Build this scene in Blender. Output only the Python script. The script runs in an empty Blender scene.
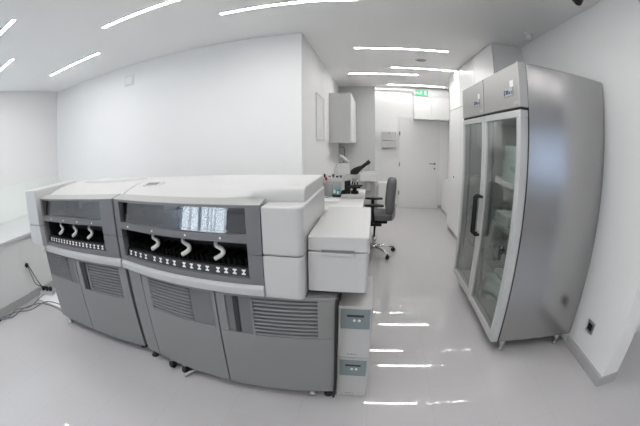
import bpy, bmesh, math, random
from mathutils import Vector, Matrix, noise
random.seed(7)
PI = math.pi
sc = bpy.context.scene
COL = sc.collection

# ------------------------------------------------------------------ materials
def mat(name, col, rough=0.5, metal=0.0, spec=0.5, coat=0.0, emit=None, estr=0.0, bump=0.0, bscale=60.0, var=0.0, vscale=3.0, aniso=False):
    m = bpy.data.materials.new(name); m.use_nodes = True
    nt = m.node_tree; b = nt.nodes['Principled BSDF']
    b.inputs['Base Color'].default_value = (*col, 1)
    b.inputs['Roughness'].default_value = rough
    b.inputs['Metallic'].default_value = metal
    b.inputs['Specular IOR Level'].default_value = spec
    b.inputs['Coat Weight'].default_value = coat
    if emit:
        b.inputs['Emission Color'].default_value = (*emit, 1)
        b.inputs['Emission Strength'].default_value = estr
    tc = nt.nodes.new('ShaderNodeTexCoord')
    if bump or var or aniso:
        n = nt.nodes.new('ShaderNodeTexNoise')
        mp = nt.nodes.new('ShaderNodeMapping')
        nt.links.new(tc.outputs['Object'], mp.inputs[0]); nt.links.new(mp.outputs[0], n.inputs['Vector'])
        if aniso: mp.inputs['Scale'].default_value = (3, 3, 260)
        n.inputs['Scale'].default_value = 1.0 if aniso else (bscale if bump else vscale)
        n.inputs['Detail'].default_value = 3
        if bump:
            bp = nt.nodes.new('ShaderNodeBump'); bp.inputs['Strength'].default_value = bump; bp.inputs['Distance'].default_value = 0.002
            nt.links.new(n.outputs['Fac'], bp.inputs['Height']); nt.links.new(bp.outputs[0], b.inputs['Normal'])
        if var:
            mx = nt.nodes.new('ShaderNodeMix'); mx.data_type = 'RGBA'
            mx.inputs['A'].default_value = (*[c * (1 - var) for c in col], 1)
            mx.inputs['B'].default_value = (*[min(1, c * (1 + var)) for c in col], 1)
            nt.links.new(n.outputs['Fac'], mx.inputs['Factor']); nt.links.new(mx.outputs['Result'], b.inputs['Base Color'])
        if aniso:
            mr = nt.nodes.new('ShaderNodeMapRange'); mr.inputs['To Min'].default_value = rough * .93; mr.inputs['To Max'].default_value = rough * 1.07
            nt.links.new(n.outputs['Fac'], mr.inputs['Value']); nt.links.new(mr.outputs[0], b.inputs['Roughness'])
    return m

def glassmat(name, tint, refl=1.0, rough=0.02, haze=0.0, hcol=(.8, .8, .8), ior_=1.42):
    """thin pane: tinted transparency under a Fresnel reflection"""
    m = bpy.data.materials.new(name); m.use_nodes = True
    nt = m.node_tree; nt.nodes.clear()
    out = nt.nodes.new('ShaderNodeOutputMaterial')
    tr = nt.nodes.new('ShaderNodeBsdfTransparent'); tr.inputs[0].default_value = (*tint, 1)
    gl = nt.nodes.new('ShaderNodeBsdfGlossy'); gl.inputs['Roughness'].default_value = rough
    gl.inputs['Color'].default_value = (refl, refl, refl, 1)
    fr = nt.nodes.new('ShaderNodeFresnel')   # same reflection on leaving the pane as on entering it
    ge = nt.nodes.new('ShaderNodeNewGeometry'); ior = nt.nodes.new('ShaderNodeMapRange')
    ior.inputs['To Min'].default_value = ior_; ior.inputs['To Max'].default_value = 1 / ior_
    nt.links.new(ge.outputs['Backfacing'], ior.inputs['Value']); nt.links.new(ior.outputs[0], fr.inputs['IOR'])
    mx = nt.nodes.new('ShaderNodeMixShader')
    nt.links.new(fr.outputs[0], mx.inputs[0])
    a = tr.outputs[0]
    if haze:
        df = nt.nodes.new('ShaderNodeBsdfDiffuse'); df.inputs[0].default_value = (*hcol, 1)
        m2 = nt.nodes.new('ShaderNodeMixShader'); m2.inputs[0].default_value = haze
        nt.links.new(a, m2.inputs[1]); nt.links.new(df.outputs[0], m2.inputs[2]); a = m2.outputs[0]
    nt.links.new(a, mx.inputs[1]); nt.links.new(gl.outputs[0], mx.inputs[2])
    nt.links.new(mx.outputs[0], out.inputs[0])
    return m

M = {}
M['wall'] = mat('wall_paint', (.80, .80, .80), .6, spec=.3, bump=.05, bscale=300)
M['ceiling'] = mat('ceiling_paint', (.87, .87, .865), .7, spec=.2)
M['cabinet'] = mat('white_laminate', (.74, .74, .735), .35, spec=.4)
M['cabinet_grey'] = mat('pale_grey_laminate', (.56, .57, .57), .4, spec=.4)
M['plinth'] = mat('grey_plinth', (.42, .42, .42), .4)
M['white'] = mat('white_plastic', (.54, .54, .54), .32, spec=.45)
M['offwhite'] = mat('off_white_plastic', (.70, .71, .71), .35, spec=.4)
M['rim'] = mat('pale_grey_plastic', (.50, .50, .505), .35, spec=.4)
M['panel'] = mat('mid_grey_plastic', (.168, .170, .180), .4, spec=.4, bump=.03, bscale=500)
M['lip'] = mat('warm_grey_plastic', (.36, .365, .36), .4, spec=.4)
M['base'] = mat('grey_painted_metal', (.232, .230, .231), .42, spec=.4, bump=.03, bscale=600)
M['grille'] = mat('grey_grille', (.20, .202, .21), .45)
M['dark'] = mat('dark_plastic', (.02, .02, .022), .45)
M['black'] = mat('black_plastic', (.012, .012, .013), .5, spec=.3)
M['rack_black'] = mat('matt_black', (.008, .008, .009), .85, spec=.1)
M['rubber'] = mat('black_rubber', (.018, .018, .018), .7)
M['interior'] = mat('dark_interior', (.06, .065, .07), .5)
M['interior2'] = mat('grey_interior_parts', (.17, .18, .185), .45)
M['lever'] = mat('lever_grey_plastic', (.60, .60, .57), .35)
M['mark'] = mat('white_print', (.85, .85, .85), .5)
M['steel'] = mat('brushed_steel', (.44, .437, .435), .2, 1.0, aniso=True)
M['steel_header'] = mat('satin_steel_sheet', (.47, .467, .462), .42, .9, aniso=True)
M['dark_metal'] = mat('dark_door_metal', (.16, .16, .16), .35, .8)
M['steel_soft'] = mat('satin_steel', (.50, .50, .50), .38, 1.0)
M['chrome'] = mat('chrome', (.75, .75, .76), .12, 1.0)
M['alu'] = mat('white_aluminium', (.49, .50, .505), .35, spec=.5)
M['fridge_in'] = mat('fridge_liner', (.50, .505, .50), .4)
M['fridge_fill'] = mat('fridge_fill_glow', (1, 1, 1), .5, emit=(.95, 1, .98), estr=4)  # glow for the added strip that brightens the fridge inside
M['fabric'] = mat('grey_fabric', (.16, .16, .165), .9, spec=.1, bump=.3, bscale=900, var=.1, vscale=80)
M['ups'] = mat('ups_white_plastic', (.47, .47, .465), .4)
M['upspanel'] = mat('grey_green_panel', (.20, .24, .25), .4)
M['teal'] = mat('teal_print', (.05, .28, .33), .5)
M['red'] = mat('red_plastic', (.60, .03, .06), .4)
M['greybox'] = mat('grey_plastic_box', (.33, .335, .335), .5)
M['towelgrey'] = mat('light_grey_plastic', (.5, .5, .5), .4)
M['paper'] = mat('white_paper', (.85, .86, .86), .8)
M['greenish'] = mat('pale_green_plastic', (.62, .72, .68), .4)
M['ceramic'] = mat('white_ceramic', (.78, .78, .78), .12, spec=.6)
M['green_sign'] = mat('green_lit_sign', (.03, .45, .15), .5, emit=(.05, .8, .25), estr=.12)
M['sign_white'] = mat('white_lit_pictogram', (.8, .9, .8), .5, emit=(.8, 1, .85), estr=.12)
M['led'] = mat('led_diffuser', (1, 1, 1), .5, emit=(1, .985, .96), estr=25)
M['blue'] = mat('dark_blue_print', (.04, .05, .16), .4)
M['leaf'] = mat('leaves', (.42, .52, .36), .7, var=.3, vscale=9)
M['ground'] = mat('outdoor_gravel', (.42, .42, .38), .9, var=.2)
M['tint_glass'] = glassmat('smoked_glass', (.46, .48, .51), 1.0, .015, ior_=1.95)
M['fridge_glass'] = glassmat('fridge_glass', (.80, .815, .805), 1.0, .02)
M['clear'] = glassmat('window_glass', (.93, .95, .94), .8, .01)

def tilemat():
    m = bpy.data.materials.new('floor_tile'); m.use_nodes = True
    nt = m.node_tree; b = nt.nodes['Principled BSDF']
    tc = nt.nodes.new('ShaderNodeTexCoord'); sp = nt.nodes.new('ShaderNodeSeparateXYZ'); cb = nt.nodes.new('ShaderNodeCombineXYZ')
    nt.links.new(tc.outputs['Object'], sp.inputs[0])
    ax = nt.nodes.new('ShaderNodeMath'); ax.operation = 'ADD'; ax.inputs[1].default_value = -1.6 + 8
    ay = nt.nodes.new('ShaderNodeMath'); ay.operation = 'ADD'; ay.inputs[1].default_value = -.05 + 8
    nt.links.new(sp.outputs['Y'], ax.inputs[0]); nt.links.new(sp.outputs['X'], ay.inputs[0])
    nt.links.new(ax.outputs[0], cb.inputs['X']); nt.links.new(ay.outputs[0], cb.inputs['Y'])
    br = nt.nodes.new('ShaderNodeTexBrick')
    nt.links.new(cb.outputs[0], br.inputs['Vector'])
    br.offset = .5; br.offset_frequency = 2; br.squash = 1
    br.inputs['Scale'].default_value = 1
    br.inputs['Brick Width'].default_value = .8; br.inputs['Row Height'].default_value = .4
    br.inputs['Mortar Size'].default_value = .0018; br.inputs['Mortar Smooth'].default_value = .3
    br.inputs['Color1'].default_value = (.50, .488, .497, 1); br.inputs['Color2'].default_value = (.508, .496, .505, 1)
    br.inputs['Mortar'].default_value = (.455, .445, .45, 1)
    nt.links.new(br.outputs['Color'], b.inputs['Base Color'])
    b.inputs['Roughness'].default_value = .03
    b.inputs['Specular IOR Level'].default_value = .5
    return m
M['floor'] = tilemat()

def translucent(name, col, t=.6):
    m = bpy.data.materials.new(name); m.use_nodes = True
    nt = m.node_tree; nt.nodes.clear()
    out = nt.nodes.new('ShaderNodeOutputMaterial')
    d = nt.nodes.new('ShaderNodeBsdfDiffuse'); d.inputs[0].default_value = (*col, 1)
    t_ = nt.nodes.new('ShaderNodeBsdfTranslucent'); t_.inputs[0].default_value = (*col, 1)
    mx = nt.nodes.new('ShaderNodeMixShader'); mx.inputs[0].default_value = t
    nt.links.new(d.outputs[0], mx.inputs[1]); nt.links.new(t_.outputs[0], mx.inputs[2]); nt.links.new(mx.outputs[0], out.inputs[0])
    return m
def sheer(name, col, t):
    m = translucent(name, col, .6); nt = m.node_tree
    out = [n for n in nt.nodes if n.type == 'OUTPUT_MATERIAL'][0]; src = out.inputs[0].links[0].from_socket
    tr = nt.nodes.new('ShaderNodeBsdfTransparent'); mx = nt.nodes.new('ShaderNodeMixShader'); mx.inputs[0].default_value = t
    nt.links.new(src, mx.inputs[1]); nt.links.new(tr.outputs[0], mx.inputs[2]); nt.links.new(mx.outputs[0], out.inputs[0])
    return m
M['curtain'] = sheer('curtain_fabric', (.62, .70, .86), .74)
M['screen'] = sheer('glow_tinted_screen', (.84, .87, .845), .035)  # pale green glow from outdoors is put into the fabric colour
for n_ in M['screen'].node_tree.nodes:
    if n_.type == 'MIX_SHADER' and n_.inputs[0].default_value > .5: n_.inputs[0].default_value = .07
M['dim_blind'] = translucent('dim_blind_fabric', (.74, .78, .86), .5)
M['blind'] = translucent('added_blind_fabric', (.80, .83, .84), .4)

# ------------------------------------------------------------------ geometry
class MB:
    def __init__(s): s.bm = bmesh.new()
    def _add(s, vs, fs, mi=0, smooth=False):
        v = [s.bm.verts.new(p) for p in vs]
        for f in fs:
            try:
                q = s.bm.faces.new([v[i] for i in f]); q.material_index = mi; q.smooth = smooth
            except ValueError: pass
        return s
    def box(s, x0, x1, y0, y1, z0, z1, mi=0):
        vs = [(x, y, z) for x in (x0, x1) for y in (y0, y1) for z in (z0, z1)]
        return s._add(vs, [(0, 1, 3, 2), (4, 6, 7, 5), (0, 4, 5, 1), (2, 3, 7, 6), (0, 2, 6, 4), (1, 5, 7, 3)], mi)
    def hexa(s, a, b, mi=0):
        """two quads (same winding) joined"""
        return s._add(list(a) + list(b), [(3, 2, 1, 0), (4, 5, 6, 7)] + [(i, (i + 1) % 4, 4 + (i + 1) % 4, 4 + i) for i in range(4)], mi)
    def prism(s, poly, axis, a0, a1, mi=0, smooth=False):
        """poly in the two other axes (in xyz order), extruded a0..a1"""
        def P(p, a):
            return {'x': (a, p[0], p[1]), 'y': (p[0], a, p[1]), 'z': (p[0], p[1], a)}[axis]
        n = len(poly)
        vs = [P(p, a0) for p in poly] + [P(p, a1) for p in poly]
        return s._add(vs, [tuple(range(n))[::-1], tuple(range(n, 2 * n))] + [(i, (i + 1) % n, n + (i + 1) % n, n + i) for i in range(n)], mi, smooth)
    def tube(s, pts, r, n=8, mi=0, flat=1.0, up=None):
        pts = [Vector(p) for p in pts]; rs = r if isinstance(r, (list, tuple)) else [r] * len(pts)
        rings = []; prev = None
        for i, p in enumerate(pts):
            t = (pts[min(i + 1, len(pts) - 1)] - pts[max(i - 1, 0)]).normalized()
            if prev is None:
                ref = Vector(up) if up else (Vector((0, 0, 1)) if abs(t.z) < .9 else Vector((1, 0, 0)))
            else: ref = prev
            a = (ref - t * ref.dot(t)).normalized(); b = t.cross(a); prev = a
            rings.append([p + (a * math.cos(2 * PI * k / n) * flat + b * math.sin(2 * PI * k / n)) * rs[i] for k in range(n)])
        vs = [q for R in rings for q in R]; fs = []
        for i in range(len(pts) - 1):
            for k in range(n):
                fs.append((i * n + k, i * n + (k + 1) % n, (i + 1) * n + (k + 1) % n, (i + 1) * n + k))
        fs += [tuple(range(n))[::-1], tuple((len(pts) - 1) * n + k for k in range(n))]
        return s._add(vs, fs, mi, True)
    def lathe(s, prof, n=24, center=(0, 0, 0), axis='z', mi=0):
        """prof: list of (radius, height)"""
        c = Vector(center); vs = []; fs = []
        for r, h in prof:
            for k in range(n):
                a = 2 * PI * k / n; q = (r * math.cos(a), r * math.sin(a), h)
                if axis == 'x': q = (q[2], q[0], q[1])
                if axis == 'y': q = (q[0], q[2], q[1])
                vs.append(c + Vector(q))
        for i in range(len(prof) - 1):
            for k in range(n): fs.append((i * n + k, i * n + (k + 1) % n, (i + 1) * n + (k + 1) % n, (i + 1) * n + k))
        fs += [tuple(range(n))[::-1], tuple((len(prof) - 1) * n + k for k in range(n))]
        return s._add(vs, fs, mi, True)
    def ball(s, c, r, sx=1, sy=1, sz=1, n=16, mi=0):
        prof = [(max(1e-4, math.sin(PI * i / n)), -math.cos(PI * i / n)) for i in range(n + 1)]
        vs = []; fs = []
        for q, h in prof:
            for k in range(n): vs.append((c[0] + r * sx * q * math.cos(2 * PI * k / n), c[1] + r * sy * q * math.sin(2 * PI * k / n), c[2] + r * sz * h))
        for i in range(n):
            for k in range(n): fs.append((i * n + k, i * n + (k + 1) % n, (i + 1) * n + (k + 1) % n, (i + 1) * n + k))
        return s._add(vs, fs, mi, True)
    def loft(s, rows, mi=0, smooth=False, closed=True):
        """rows: equal-length point lists, cross sections of a solid; capped at both ends"""
        n = len(rows[0]); vs = [p for r in rows for p in r]; fs = []
        for i in range(len(rows) - 1):
            for k in range(n): fs.append((i * n + k, i * n + (k + 1) % n, (i + 1) * n + (k + 1) % n, (i + 1) * n + k))
        fs += [tuple(range(n))[::-1], tuple((len(rows) - 1) * n + k for k in range(n))]
        return s._add(vs, fs, mi, smooth)
    def bow(s, F, x0, x1, prof, n=None, mi=0):
        """section prof of (offset from front curve, z), swept along x following the bowed front F"""
        n = n or max(1, int(abs(x1 - x0) / .07))
        rows = []
        for i in range(n + 1):
            x = x0 + (x1 - x0) * i / n
            rows.append([(x, F(x) + o, z) for o, z in prof])
        return s.loft(rows, mi)
    def build(s, name, mats, parent=None, loc=None, bevel=0.0, seg=2, smooth=False, local=False, angle=35):
        bmesh.ops.recalc_face_normals(s.bm, faces=s.bm.faces[:])
        me = bpy.data.meshes.new(name); s.bm.to_mesh(me); s.bm.free()
        if not isinstance(mats, (list, tuple)): mats = [mats]
        for m_ in mats: me.materials.append(M[m_] if isinstance(m_, str) else m_)
        if smooth:
            for p in me.polygons: p.use_smooth = True
        o = bpy.data.objects.new(name, me); COL.objects.link(o)
        root = parent
        while root is not None and root.parent is not None: root = root.parent
        if parent is not None:
            o.parent = parent
            if not local: me.transform(Matrix.Translation(-Vector(root.location)))
        elif loc is not None:
            if not local: me.transform(Matrix.Translation(-Vector(loc)))
            o.location = loc
        if bevel:
            b = o.modifiers.new('Bevel', 'BEVEL'); b.width = bevel; b.segments = seg; b.limit_method = 'ANGLE'; b.angle_limit = math.radians(angle); b.harden_normals = False
            for p in me.polygons: p.use_smooth = True
            w = o.modifiers.new('Normals', 'WEIGHTED_NORMAL'); w.keep_sharp = True
        return o

def thing(name, label, cat, loc=(0, 0, 0), rotz=0, group=None):
    o = bpy.data.objects.new(name, None); COL.objects.link(o)
    o.location = loc; o.rotation_euler = (0, 0, rotz); o.empty_display_size = .1
    o['label'] = label; o['category'] = cat
    if group: o['group'] = group
    return o
def tag(o, label, cat, group=None):
    o['label'] = label; o['category'] = cat
    if group: o['group'] = group
    return o
def struct(o):
    o['kind'] = 'structure'; return o
def copy_tree(o, parent=None):
    c = o.copy(); COL.objects.link(c); c.parent = parent
    for ch in list(o.children): copy_tree(ch, c)
    return c
def smoothpts(pts, k=6):
    """Catmull-Rom through points"""
    P = [Vector(p) for p in pts]; out = []
    for i in range(len(P) - 1):
        a, b, c, d = P[max(i - 1, 0)], P[i], P[i + 1], P[min(i + 2, len(P) - 1)]
        for j in range(k):
            t = j / k
            out.append(.5 * ((2 * b) + (c - a) * t + (2 * a - 5 * b + 4 * c - d) * t * t + (3 * b - a - 3 * c + d) * t ** 3))
    out.append(P[-1]); return out

CZ = 2.715           # ceiling height
XR, XC = 1.765, -.735  # right wall and corridor's left wall
YA, YB = 3.37, 7.47  # wall behind the analysers, end wall
XL, YF, XE = -5.05, -2.6, 5.2

# ------------------------------------------------------------------ the setting
struct(MB().box(XL - .3, XE + .3, YF - .3, YB + .3, -.1, 0).build('floor', 'floor'))
struct(MB().box(XL - .3, XE + .3, YF - .3, YB + .3, CZ, CZ + .1).build('ceiling', 'ceiling'))
struct(MB().box(XL - .2, XC, YA, YA + .12, 0, CZ).build('wall_center', 'wall', bevel=.004))
struct(MB().box(XC - .12, XC, YA + .12, YB + .1, 0, CZ).build('wall_corridor', 'wall'))
struct(MB().box(XC - .1, XR + .3, YB, YB + .12, 0, CZ).build('wall_back', 'wall'))
struct(MB().box(XC, .05, 7.06, YB, 0, CZ).build('wall_partition', 'cabinet_grey'))
struct(MB().box(XR, XR + .19, 1.345, YB, 0, CZ).build('wall_right', 'wall', bevel=.003))
struct(MB().box(XR + .2, XE, 1.86, 1.98, 0, CZ).build('wall_passage', 'wall'))
struct(MB().box(XE, XE + .12, YF, 1.98, 0, CZ).build('wall_east', 'wall'))
def wall_with_hole(name, fixed, axis, a0, a1, holes, t):
    """wall slab with rectangular holes (h0,h1,z0,z1) sorted along the run"""
    mb = MB()
    def bx(u0, u1, z0, z1):
        if axis == 'x': mb.box(u0, u1, min(fixed, fixed + t), max(fixed, fixed + t), z0, z1)
        else: mb.box(min(fixed, fixed + t), max(fixed, fixed + t), u0, u1, z0, z1)
    u = a0
    for h0, h1, z0, z1 in holes:
        bx(u, h0, 0, CZ); bx(h0, h1, 0, z0); bx(h0, h1, z1, CZ); u = h1
    bx(u, a1, 0, CZ)
    return struct(mb.build(name, 'wall'))
WIN_L, WIN_L2 = (1.95, 3.34, .775, 1.22), (.25, 1.80, .775, 2.45)
wall_with_hole('wall_left', XL, 'y', YF, YA + .1, [WIN_L2, WIN_L], -.15)
WF1, WF2 = (-4.95, -2.65, .85, 2.2), (3.3, 4.7, .80, 1.95)
wall_with_hole('wall_front', YF, 'x', XL, XE, [WF1, WF2], -.15)

def window(n, axis, fixed, h0, h1, z0, z1, mull, f=.05):
    w = MB()
    def bx(mb, u0, u1, za, zb, d0, d1):
        if axis == 'x': mb.box(u0, u1, fixed + d0, fixed + d1, za, zb)
        else: mb.box(fixed + d0, fixed + d1, u0, u1, za, zb)
    bx(w, h0, h1, z0, z0 + f, -.10, -.04); bx(w, h0, h1, z1 - f, z1, -.10, -.04)
    bx(w, h0, h0 + f, z0 + f, z1 - f, -.10, -.04); bx(w, h1 - f, h1, z0 + f, z1 - f, -.10, -.04)
    for m_ in mull: bx(w, m_ - f / 2, m_ + f / 2, z0 + f, z1 - f, -.10, -.04)
    o = struct(w.build('window_%d' % n, 'white'))
    g = MB(); bx(g, h0 + f, h1 - f, z0 + f, z1 - f, -.073, -.067); p = g.build('pane', 'clear', o)
    return o
w1 = window(1, 'y', XL, *WIN_L, (), f=.02)
MB().box(XL + .004, XL + .008, WIN_L[0] - .04, YA - .012, .775, 1.27).build('added_blind', 'screen', w1)  # screen added to dim the bright view outside
w4 = window(4, 'y', XL, *WIN_L2, (1.02,))
w2 = window(2, 'x', YF, *WF1, (-3.8,))
w3 = window(3, 'x', YF, *WF2, (4.0,))
MB().box(XL + .004, XL + .008, WIN_L2[0] - .05, WIN_L2[1] + .05, .80, 2.52).box(XL + .001, XL + .02, WIN_L2[0] - .05, WIN_L2[1] + .05, .775, .80).build('added_blind', 'blind', w4)  # unseen blind added to soften this window's reflection on the floor
MB().box(WF2[0] - .04, WF2[1] + .04, YF + .004, YF + .008, .79, 2.0).build('added_blind', 'dim_blind', w3)  # unseen blind added to dim the window mirrored in the fridge side
# pleated curtain drawn over the window behind
cm = MB(); N = 300; fr = []; bk = []
pts = []
for i in range(N + 1):
    x = WF1[0] - .05 + (WF1[1] - WF1[0] + .1) * i / N
    ph = i / N * 2 * PI * 9 + .8 * math.sin(i / 23.0)
    pts.append((x + .05 * math.sin(2 * ph), YF + .13 + .07 * math.sin(ph)))
vs = []; fs = []
for i, (x, y) in enumerate(pts): vs += [(x, y, .78), (x, y, 2.32)]
for i in range(N): fs.append((2 * i, 2 * i + 2, 2 * i + 3, 2 * i + 1))
cm._add(vs, fs, 0, True)
cm.build('curtain', 'curtain', w2)

# the white window bench along the left side, with its ledge and grey skirting
bench = MB().box(XL + .002, -3.69, .2, 1.63, 0, .73).box(XL + .002, -3.705, 1.63, YA - .002, 0, .73).box(XL + .002, -3.655, .2, YA - .002, .73, .76, 1)
struct(bench.build('trim_1', ['cabinet', 'cabinet_grey'], bevel=.004))
struct(MB().box(-3.69, -3.672, .2, 1.63, 0, .085).box(-3.705, -3.685, 1.63, YA - .01, 0, .085).build('baseboard_left', 'plinth'))
# skirting round the end of the right wall
struct(MB().box(XR - .025, XR, 1.345, 1.945, 0, .08).box(XR - .025, XR + .19, 1.33, 1.345, 0, .08).build('baseboard_right', 'plinth'))
struct(MB().box(.05, .57, YB - .012, YB, 0, .08).box(1.56, XR, YB - .012, YB, 0, .08).box(XR - .012, XR, 5.7, 6.42, 0, .08).build('baseboard_back', 'plinth'))
# white door in the end wall
dl = MB().box(.61, 1.52, YB - .035, YB - .004, .005, 2.05)
door = struct(dl.build('door_1', 'cabinet', bevel=.004))
MB().box(.575, .61, YB - .028, YB - .002, 0, 2.09).box(1.52, 1.555, YB - .028, YB - .002, 0, 2.09).box(.61, 1.52, YB - .028, YB - .002, 2.055, 2.09).build('door_frame', 'cabinet', door, bevel=.003)
MB().lathe([(.024, 0), (.024, -.008)], 16, (1.435, YB - .035, 1.04), 'y').tube([(1.435, YB - .04, 1.04), (1.435, YB - .075, 1.04), (1.41, YB - .08, 1.04), (1.30, YB - .08, 1.04)], .010).build('door_handle', 'dark_metal', door)
MB().lathe([(.02, 0), (.02, -.009)], 16, (1.435, YB - .035, .93), 'y').build('keyhole', 'dark_metal', door)
for z in (.35, 1.0, 1.70): MB().lathe([(.011, -.045), (.011, .045)], 10, (.612, YB - .042, z)).build('hinge', 'dark_metal', door)
# outdoors beyond the left window
struct(MB().box(-14, XL - .2, -4, 9, -.2, -.02).build('ground', 'ground'))
for i, (x, y, h, r) in enumerate([(-7.4, 3.0, 1.5, .8), (-8.2, 4.6, 1.9, 1.0), (-7.2, 1.4, 1.2, .7)]):
    mb = MB(); rr = random.Random(i)
    for k in range(420):
        a = rr.random() * 2 * PI; u = rr.random(); ph = math.acos(2 * rr.random() - 1); q = r * (.55 + .45 * rr.random())
        c = Vector((x + q * math.sin(ph) * math.cos(a), y + q * math.sin(ph) * math.sin(a), h * .55 + q * .8 * math.cos(ph) * h / 1.5))
        d1 = Vector((rr.uniform(-1, 1), rr.uniform(-1, 1), rr.uniform(-1, 1))).normalized(); d2 = d1.orthogonal().normalized()
        s_ = .10
        mb._add([c - d1 * s_, c + d2 * s_ * .5, c + d1 * s_, c - d2 * s_ * .5], [(0, 1, 2, 3)])
    t = thing('shrub', ['pale green shrub outside the left window, middle one', 'tallest green shrub outside the left window, farthest along', 'smallest green shrub outside the left window'][i], 'shrub', (x, y, -.02), group='shrubs outside the window')
    mb.build('foliage', 'leaf', t)
    MB().tube([(x, y, -.02), (x + .03, y, h * .5), (x, y + .03, h * .8)], [.04, .03, .012]).build('stem', mat('bark', (.12, .08, .05), .9) if i == 0 else bpy.data.materials['bark'], t)

# ------------------------------------------------------------------ ceiling lights
def ceiling_light(x0, x1, y, label, w=.018):
    t = thing('ceiling_light', label, 'ceiling light', ((x0 + x1) / 2, y, CZ), group='linear ceiling lights')
    MB().box(x0, x1, y - w, y + w, CZ - .006, CZ - .0005).build('diffuser', 'led', t)
    MB().box(x0 - .006, x1 + .006, y - w - .006, y - w, CZ - .008, CZ - .0005).box(x0 - .006, x1 + .006, y + w, y + w + .006, CZ - .008, CZ - .0005).box(x0 - .006, x0, y - w, y + w, CZ - .008, CZ - .0005).box(x1, x1 + .006, y - w, y + w, CZ - .008, CZ - .0005).build('frame', 'white', t)
    return t
for a in [(-2.31, -1.11, 2.02, 'thin lit ceiling strip in front of the analyser wall, second nearest the camera, top left'),
          (-4.06, -2.94, 2.555, 'thin lit ceiling strip nearest the corner over the left analyser unit'),
          (-1.29, -.09, 2.52, 'lit ceiling strip above the corner where the corridor begins, at the top edge'),
          (-.21, .99, 4.05, 'lit ceiling strip nearest the camera inside the corridor'),
          (.31, 1.362, 5.145, 'lit ceiling strip in the corridor that runs up against the tall white cabinet'),
          (-.40, .80, 5.665, 'lit ceiling strip in the corridor in front of the hanging wall cabinet'),
          (.32, 1.52, 6.75, 'lit ceiling strip just in front of the exit sign'),
          (.06, 1.01, 7.34, 'lit ceiling strip tight against the end wall, left of the exit sign', .007),
          (-3.74, -2.54, 1.07, 'lit ceiling strip cut by the left picture edge, upper of two'),
          (-4.73, -3.53, 1.58, 'lit ceiling strip cut by the left picture edge, lower of two')]:
    ceiling_light(*a)
for x0, y, lb in [(-.27, 2.02, 'added unseen ceiling strip just above the camera at the corridor mouth'), (-1.9, .55, 'added unseen ceiling strip above the floor in front of the analysers'), (.2, .55, 'added unseen ceiling strip directly above the camera'), (1.6, -.9, 'added unseen ceiling strip behind the camera beside the passage'),  # out-of-view strips added for more light on the front of the room
                  (-1.0, -.4, 'added unseen ceiling strip behind the camera in the middle of the room'), (-2.2, -1.5, 'added unseen ceiling strip by the curtained window behind the camera'), (.3, -1.5, 'added unseen ceiling strip in the middle of the wall behind the camera'), (2.9, -1.2, 'added unseen ceiling strip by the passage window behind the camera')]:
    ceiling_light(x0, x0 + 1.2, y, lb)
t = thing('ceiling_speaker', 'round grey grille flush in the corridor ceiling between two lit strips', 'speaker', (.71, 4.6, CZ))
MB().lathe([(.085, 0), (.085, -.006), (.075, -.009)], 28, (.71, 4.6, CZ - .0005)).build('rim', 'offwhite', t)
MB().lathe([(.072, -.0095), (.07, -.011)], 28, (.71, 4.6, CZ)).build('grille', 'grille', t)
t = thing('smoke_detector', 'small white detector on the ceiling near the tall white cabinet', 'smoke detector', (1.62, 2.93, CZ))
MB().lathe([(.045, 0), (.045, -.014), (.03, -.02)], 20, (1.62, 2.93, CZ - .0005)).build('mount', 'offwhite', t)
MB().lathe([(.022, -.02), (.034, -.03), (.034, -.07), (.022, -.082)], 20, (1.62, 2.93, CZ)).build('sensor_head', 'cabinet', t)
t = thing('dome_camera', 'small black dome camera on the ceiling at the top edge of the picture', 'camera', (1.59, 1.90, CZ))
MB().lathe([(.05, 0), (.05, -.016)], 20, (1.59, 1.90, CZ - .0005)).build('mount', 'black', t)
MB().ball((1.59, 1.90, CZ - .018), .04, n=14).build('dome', 'black', t)
t = thing('wall_sensor', 'small white square plate high on the wall above the left analyser', 'sensor', (-3.135, YA, 2.41))
MB().box(-3.225, -3.045, YA - .012, YA, 2.415, 2.565).build('plate', 'offwhite', t, bevel=.004)
MB().box(-3.20, -3.07, YA - .022, YA - .012, 2.44, 2.54).build('cover', 'wall', t, bevel=.004)

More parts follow.
